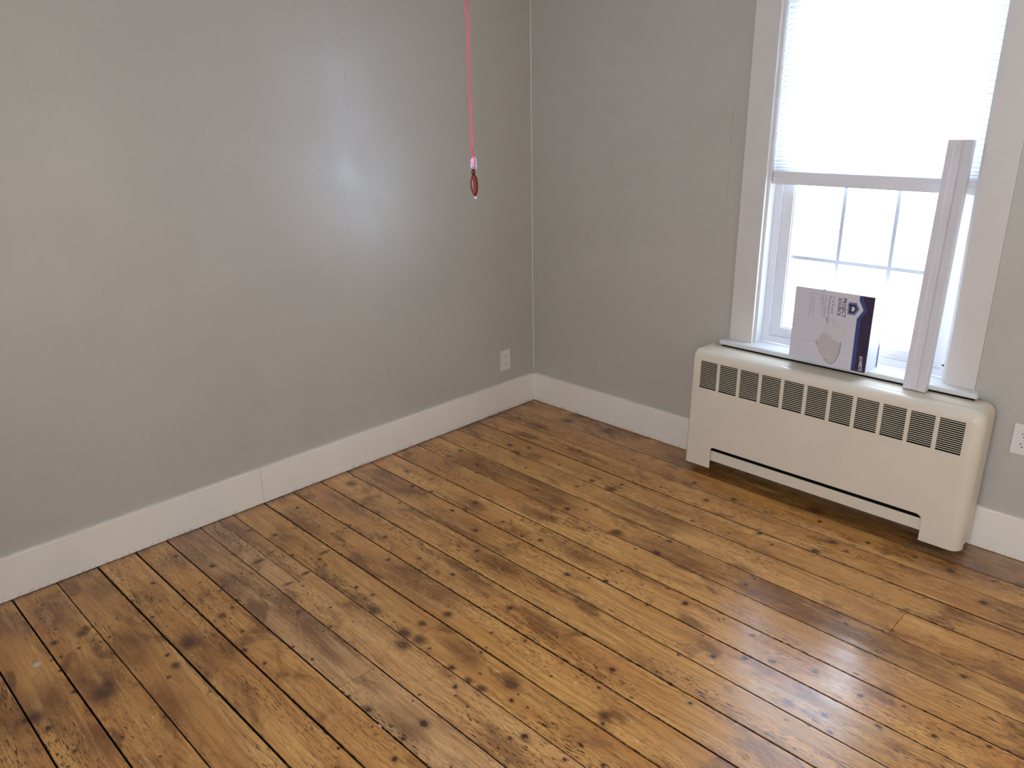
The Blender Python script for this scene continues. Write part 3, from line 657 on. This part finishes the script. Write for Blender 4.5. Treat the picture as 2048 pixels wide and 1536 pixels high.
A3 = [(1.74, .7259), (1.7441, .7038), (1.7408, .6744), (1.73, .6489), (1.72, .638)]
strokes('lamp_picture_rim', [A1], .0024, M['soft_ink'], .0003); strokes('lamp_picture_ring', [A2], .0015, M['grey_ink'], .0003); strokes('lamp_picture_ring', [A3], .0009, M['grey_ink'], .0003)
strokes('lamp_picture_finial', [[(1.6723, .7139), (1.6674, .7071), (1.6745, .6955)]], .0030, M['soft_ink'], .0003)
strokes('lamp_picture_cord', [[(1.6022, .7045), (1.666, .7069)]], .0009, M['grey_ink'])
poly('shop_sticker', [(1.7186, .8177), (1.7891, .7682), (1.7624, .7184), (1.6934, .7558)], M['label'], .0005)
ST = [((1.7214, .8136), (1.7678, .7891)), ((1.7173, .8106), (1.7643, .7817)), ((1.7192, .8042), (1.7474, .7842)), ((1.7673, .7845), (1.7852, .7731)), ((1.7615, .7777), (1.7818, .7656)), ((1.701, .7687), (1.7165, .7624)), ((1.7012, .7573), (1.7122, .7512)), ((1.7181, .7489), (1.7281, .7416)), ((1.7219, .7554), (1.7341, .7474))]
strokes('sticker_print', [list(s) for s in ST], .0007, M['grey_ink'], .0007)
strokes('box_rule', [[(1.651, .9023), (1.6252, .9023), (1.6261, .8049)]], .0011, M['soft_ink'])
def lettering(txt, a, b, cap_x, mat, bold=0.0, lift=0.0, axis_y=None):
    """text running downwards from a to b (x, z on the box front), letter tops towards +x"""
    cu = bpy.data.curves.new('lettering', 'FONT'); cu.body = txt; cu.size = 1; cu.offset = bold; cu.resolution_u = 3
    o = bpy.data.objects.new('tmp', cu); COL.objects.link(o)
    dg = bpy.context.evaluated_depsgraph_get(); me = bpy.data.meshes.new_from_object(o.evaluated_get(dg))
    bpy.data.objects.remove(o)
    xs = [v.co.x for v in me.vertices]; mn, mx_ = min(xs), max(xs)
    L_ = math.hypot(b[0] - a[0], b[1] - a[1]); sx = L_ / (mx_ - mn); sy = (cap_x - a[0]) / .70
    d = Vector(((b[0] - a[0]) / L_, (b[1] - a[1]) / L_))
    for v in me.vertices:
        u = (v.co.x - mn) * sx; h = v.co.y * sy
        v.co = Vector((a[0] + d.x * u - d.y * h, YP - lift, a[1] + d.y * u + d.x * h)) - Vector(BO)
    me.name = 'lettering'
    return link('lettering', me, mat, bx)
lettering('PROJECT', (1.7547, .9021), (1.7567, .8257), 1.7700, M['ink'], .018)
lettering('SOURCE', (1.7379, .9006), (1.7392, .8291), 1.7505, M['ink'], .018)
lettering('11-in Round', (1.7128, .9028), (1.7138, .8344), 1.7232, M['soft_ink'], .006)
lettering('Flushmount Light', (1.6989, .9023), (1.6997, .7908), 1.7095, M['soft_ink'], .006)
lettering('L\u00e1mpara redonda de', (1.6847, .9041), (1.6858, .813), 1.6915, M['soft_ink'])
lettering('instalaci\u00f3n al ras de', (1.6747, .9031), (1.6757, .8187), 1.6810, M['soft_ink'])
lettering('27.94 cm', (1.6651, .9033), (1.6657, .8632), 1.6715, M['soft_ink'])
lettering('#1448575', (1.8478, .6834), (1.8490, .6237), 1.8610, M['white_ink'], .012, .0003)
rn = random.Random(3)
for x, z0, z1 in ((1.6415, .893, .807), (1.6335, .893, .831)):      # two lines of faint small print
    z = z0; segs = []
    while z > z1: l = rn.uniform(.004, .011); segs.append([(x, z), (x, z - l)]); z -= l + .003
    strokes('small_print', segs, .0022, M['grey_ink'])
# printing on the right-hand side of the carton
XS = BX1 + .0002
me = bpy.data.meshes.new('side_band'); me.from_pydata([(XS - BO[0], y - BO[1], z - BO[2]) for y, z in ((.022, B_), (BY1 - .002, B_), (BY1 - .002, T_), (.022, T_))], [], [(0, 1, 2, 3)])
link('side_band', me, M['blue'], bx)
bm = bmesh.new(); N = 28; last = None
for k in range(N + 1):
    a = -.9 + k / N * 4.4; ring = []
    for rr in (1.0, .93):
        ring.append(bm.verts.new((XS - BO[0], -.005 + .021 * rr * math.cos(a) - BO[1], .690 + .045 * rr * math.sin(a) - BO[2])))
    if last: bm.faces.new((last[0], ring[0], ring[1], last[1]))
    last = ring
me = bpy.data.meshes.new('side_picture'); bm.to_mesh(me); bm.free(); link('side_picture', me, M['grey_ink'], bx)

# ------------------------------------------------------------------ outlets
def outlet(loc, rz, label):
    t_ = empty('electrical_outlet', loc, label=label, category='outlet', group='wall outlets'); t_.rotation_euler = (0, 0, rz)
    # local: x across, -y into the room, z up
    box('cover_plate', (-.035, .035, -.0052, 0, -.057, .057), M['plate'], t_, .002, 3)
    for s in (-1, 1):
        r = box('receptacle', (-.0165, .0165, -.0068, -.005, s * .0195 - .0135, s * .0195 + .0135), M['plate'], t_, .0012, 2)
        zc = s * .0195
        for sx, hh in ((-.0064, .0042), (.0064, .0035)):
            box('slot', (sx - .0011, sx + .0011, -.0071, -.0066, zc + .003 - hh, zc + .003 + hh), M['hole'], r)
        bm = bmesh.new(); bmesh.ops.create_cone(bm, cap_ends=True, segments=12, radius1=.0026, radius2=.0026, depth=.0006)
        bmesh.ops.rotate(bm, verts=bm.verts, matrix=Matrix.Rotation(math.pi / 2, 3, 'X')); bmesh.ops.translate(bm, verts=bm.verts, vec=(0, -.0069, zc - .0080))
        done(bm, 'ground_hole', M['hole'], r)
    bm = bmesh.new(); bmesh.ops.create_cone(bm, cap_ends=True, segments=12, radius1=.003, radius2=.0026, depth=.0012)
    bmesh.ops.rotate(bm, verts=bm.verts, matrix=Matrix.Rotation(math.pi / 2, 3, 'X')); bmesh.ops.translate(bm, verts=bm.verts, vec=(0, -.0058, 0))
    done(bm, 'screw', M['plate'], t_)
    return t_
outlet((-.018, -.2135, .2955), math.pi / 2, 'small white duplex outlet low on the left wall near the corner')
outlet((2.4245, .018, .4665), 0, 'white duplex outlet on the window wall right of the radiator cover')

# ------------------------------------------------------------------ pull cord with red pendant
M['pink'] = plain('pink_cord', (.62, .06, .13), .5); M['pinkbead'] = plain('pink_bead', (.85, .22, .50), .15)
M['red'] = plain('red_glass', (.115, .008, .004), .45, .3); M['clear'] = plain('clear_bead', (.85, .85, .83), .05, .8, trans=.5)
M['darkred'] = plain('dark_red_glass', (.05, .005, .003), .35, .3)
RV = Vector(RC[0]); FV = Vector((RC[2][0], RC[2][1], 0)).normalized(); SV = Vector((FV.y, -FV.x, 0))
PC = Vector((1.8335, -2.0790, 1.5060))        # where the pendant hangs
k_ = .0000885
pc = empty('pull_cord', tuple(PC), label='thin pink double pull cord ending in a dark red teardrop pendant, hanging from above', category='pull cord')
rot = Matrix((SV, FV, Vector((0, 0, 1)))).transposed().to_4x4()
pc.matrix_world = Matrix.Translation(PC) @ rot
def zl(v): return (815 - v) * k_
def xl(u): return (515 - u) * -k_
bm = bmesh.new()
for sx in (-1, 1):
    tube(bm, [(xl(505) + sx * .0004, 0, zl(360)), (xl(497) + sx * .0016, 0, zl(150)), (xl(492) + sx * .0016, 0, zl(-300)), (xl(470) + sx * .0016, 0, RZ - PC.z - .012)], .00085, 6)
done(bm, 'cord', M['pink'], pc, smooth=True)
bm = bmesh.new(); bmesh.ops.create_uvsphere(bm, u_segments=12, v_segments=8, radius=.0022); bmesh.ops.scale(bm, vec=(1, 1, 1.5), verts=bm.verts); bmesh.ops.translate(bm, verts=bm.verts, vec=(xl(505), 0, zl(358)))
done(bm, 'knot', M['pink'], pc, smooth=True)
bm = bmesh.new(); pts = [(xl(520) + .0050 * math.sin(a), .0012 * math.cos(a), zl(515) + .0115 * math.cos(a)) for a in [i * math.pi / 10 for i in range(21)]]
tube(bm, pts, .0009, 6); done(bm, 'eyelet', M['clear'], pc, smooth=True)
bm = bmesh.new(); bmesh.ops.create_uvsphere(bm, u_segments=14, v_segments=10, radius=1); bmesh.ops.scale(bm, vec=(.0030, .0026, .0095), verts=bm.verts); bmesh.ops.translate(bm, verts=bm.verts, vec=(xl(508), 0, zl(490)))
done(bm, 'bead', M['pinkbead'], pc, smooth=True)
bm = lathe([(0, .0052), (.0026, .0050), (.0036, .0035), (.0033, .001), (.0038, -.002), (.0034, -.0050), (0, -.0055)], 14); bmesh.ops.translate(bm, verts=bm.verts, vec=(xl(508), 0, zl(682)))
done(bm, 'neck', M['darkred'], pc, smooth=True)
# teardrop loop: outer outline and off-centre opening
NO = 36; bm = bmesh.new()
def outer(a):
    s = math.sin(a); c_ = math.cos(a); zz = zl(965) + c_ * .0200
    wd = .0074 * (abs(s) ** .8) * (1 if s >= 0 else -1) * (1.0 - .42 * c_ * c_ * (c_ < 0)); return (xl(516) + wd + .0012 * (-c_) * (c_ < 0), zz)
def inner(a): return (xl(487) + .0017 * math.sin(a), zl(945) + .0100 * math.cos(a))
rings = []
for fn, y in ((outer, -.0010), (outer, .0010), (inner, .0016), (inner, -.0016)):
    rings.append([bm.verts.new((fn(2 * math.pi * k / NO)[0], y, fn(2 * math.pi * k / NO)[1])) for k in range(NO)])
mid = []
for y in (-.0020, .0020):
    mid.append([bm.verts.new((outer(2 * math.pi * k / NO)[0] * .45 + inner(2 * math.pi * k / NO)[0] * .55, y, outer(2 * math.pi * k / NO)[1] * .5 + inner(2 * math.pi * k / NO)[1] * .5)) for k in range(NO)])
loop = [rings[0], rings[1], mid[1], rings[2], rings[3], mid[0]]
for a, b in zip(loop, loop[1:] + loop[:1]):
    for k in range(NO): bm.faces.new((a[k], a[(k + 1) % NO], b[(k + 1) % NO], b[k]))
done(bm, 'teardrop', M['red'], pc, smooth=True)
bm = lathe([(0, .003), (.0022, .0018), (.0027, 0), (.002, -.0022), (0, -.003)], 12); bmesh.ops.translate(bm, verts=bm.verts, vec=(xl(540), 0, zl(1212)))
done(bm, 'tip_bead', M['clear'], pc, smooth=True)
bm = lathe([(0, 0), (.03, 0), (.03, -.006), (.012, -.014), (0, -.014)], 24); bmesh.ops.translate(bm, verts=bm.verts, vec=(xl(470), 0, RZ - PC.z))
done(bm, 'ceiling_mount', M['plate'], pc, smooth=False)

# ------------------------------------------------------------------ small things on the floor
bm = lathe([(0, .0008), (.010, .0007), (.0125, 0)], 18); bmesh.ops.scale(bm, vec=(1.05, .85, 1), verts=bm.verts)
o = done(bm, 'paint_spot', plain('cream_paint', (.62, .56, .42), .5), label='dried oval cream paint spot on the floor boards at bottom left', category='paint spot'); o.location = (.4505, -2.7515, .0002)
def chip(name, x, y, l, wd, rz, mat, label, cat):
    bm = bmesh.new(); bm_box(bm, -l / 2, l / 2, -wd / 2, wd / 2, 0, wd * .6); bmesh.ops.bevel(bm, geom=bm.edges[:], offset=wd * .2, segments=1, affect='EDGES')
    o = done(bm, name, mat, label=label, category=cat, group='small debris on the floor boards'); o.location = (x, y, .0003); o.rotation_euler = (0, 0, rz); return o
straw = plain('straw', (.42, .28, .12), .6); white = plain('white_chip', (.75, .72, .66), .6)
chip('wood_splinter', 2.2353, -1.5338, .016, .0022, -.35, straw, 'short brown straw splinter on the floor boards at bottom centre-right', 'splinter')
chip('paint_chip', 2.216, -.1385, .0035, .0022, .3, white, 'tiny white paint chip beneath the right foot of the radiator cover', 'paint chip')
chip('paint_chip', 1.2678, -.1607, .0075, .0030, .1, white, 'small white paint chip beneath the left foot of the radiator cover', 'paint chip')
chip('paint_chip', .9543, -1.7146, .0040, .0030, 1.0, white, 'tiny pale fleck on a board beside the gap near the middle of the floor', 'paint chip')
chip('paint_chip', 1.539, -1.3667, .0050, .0035, .7, white, 'tiny white fleck on a board, right of the open middle of the floor', 'paint chip')
chip('wood_splinter', 1.443, -2.1497, .0150, .0025, .0, white, 'pale sliver lying in the board gap at bottom centre', 'splinter')
chip('paint_chip', .9487, -2.5843, .0040, .0035, 1.2, white, 'tiny white fleck on the dark boards at bottom left', 'paint chip')
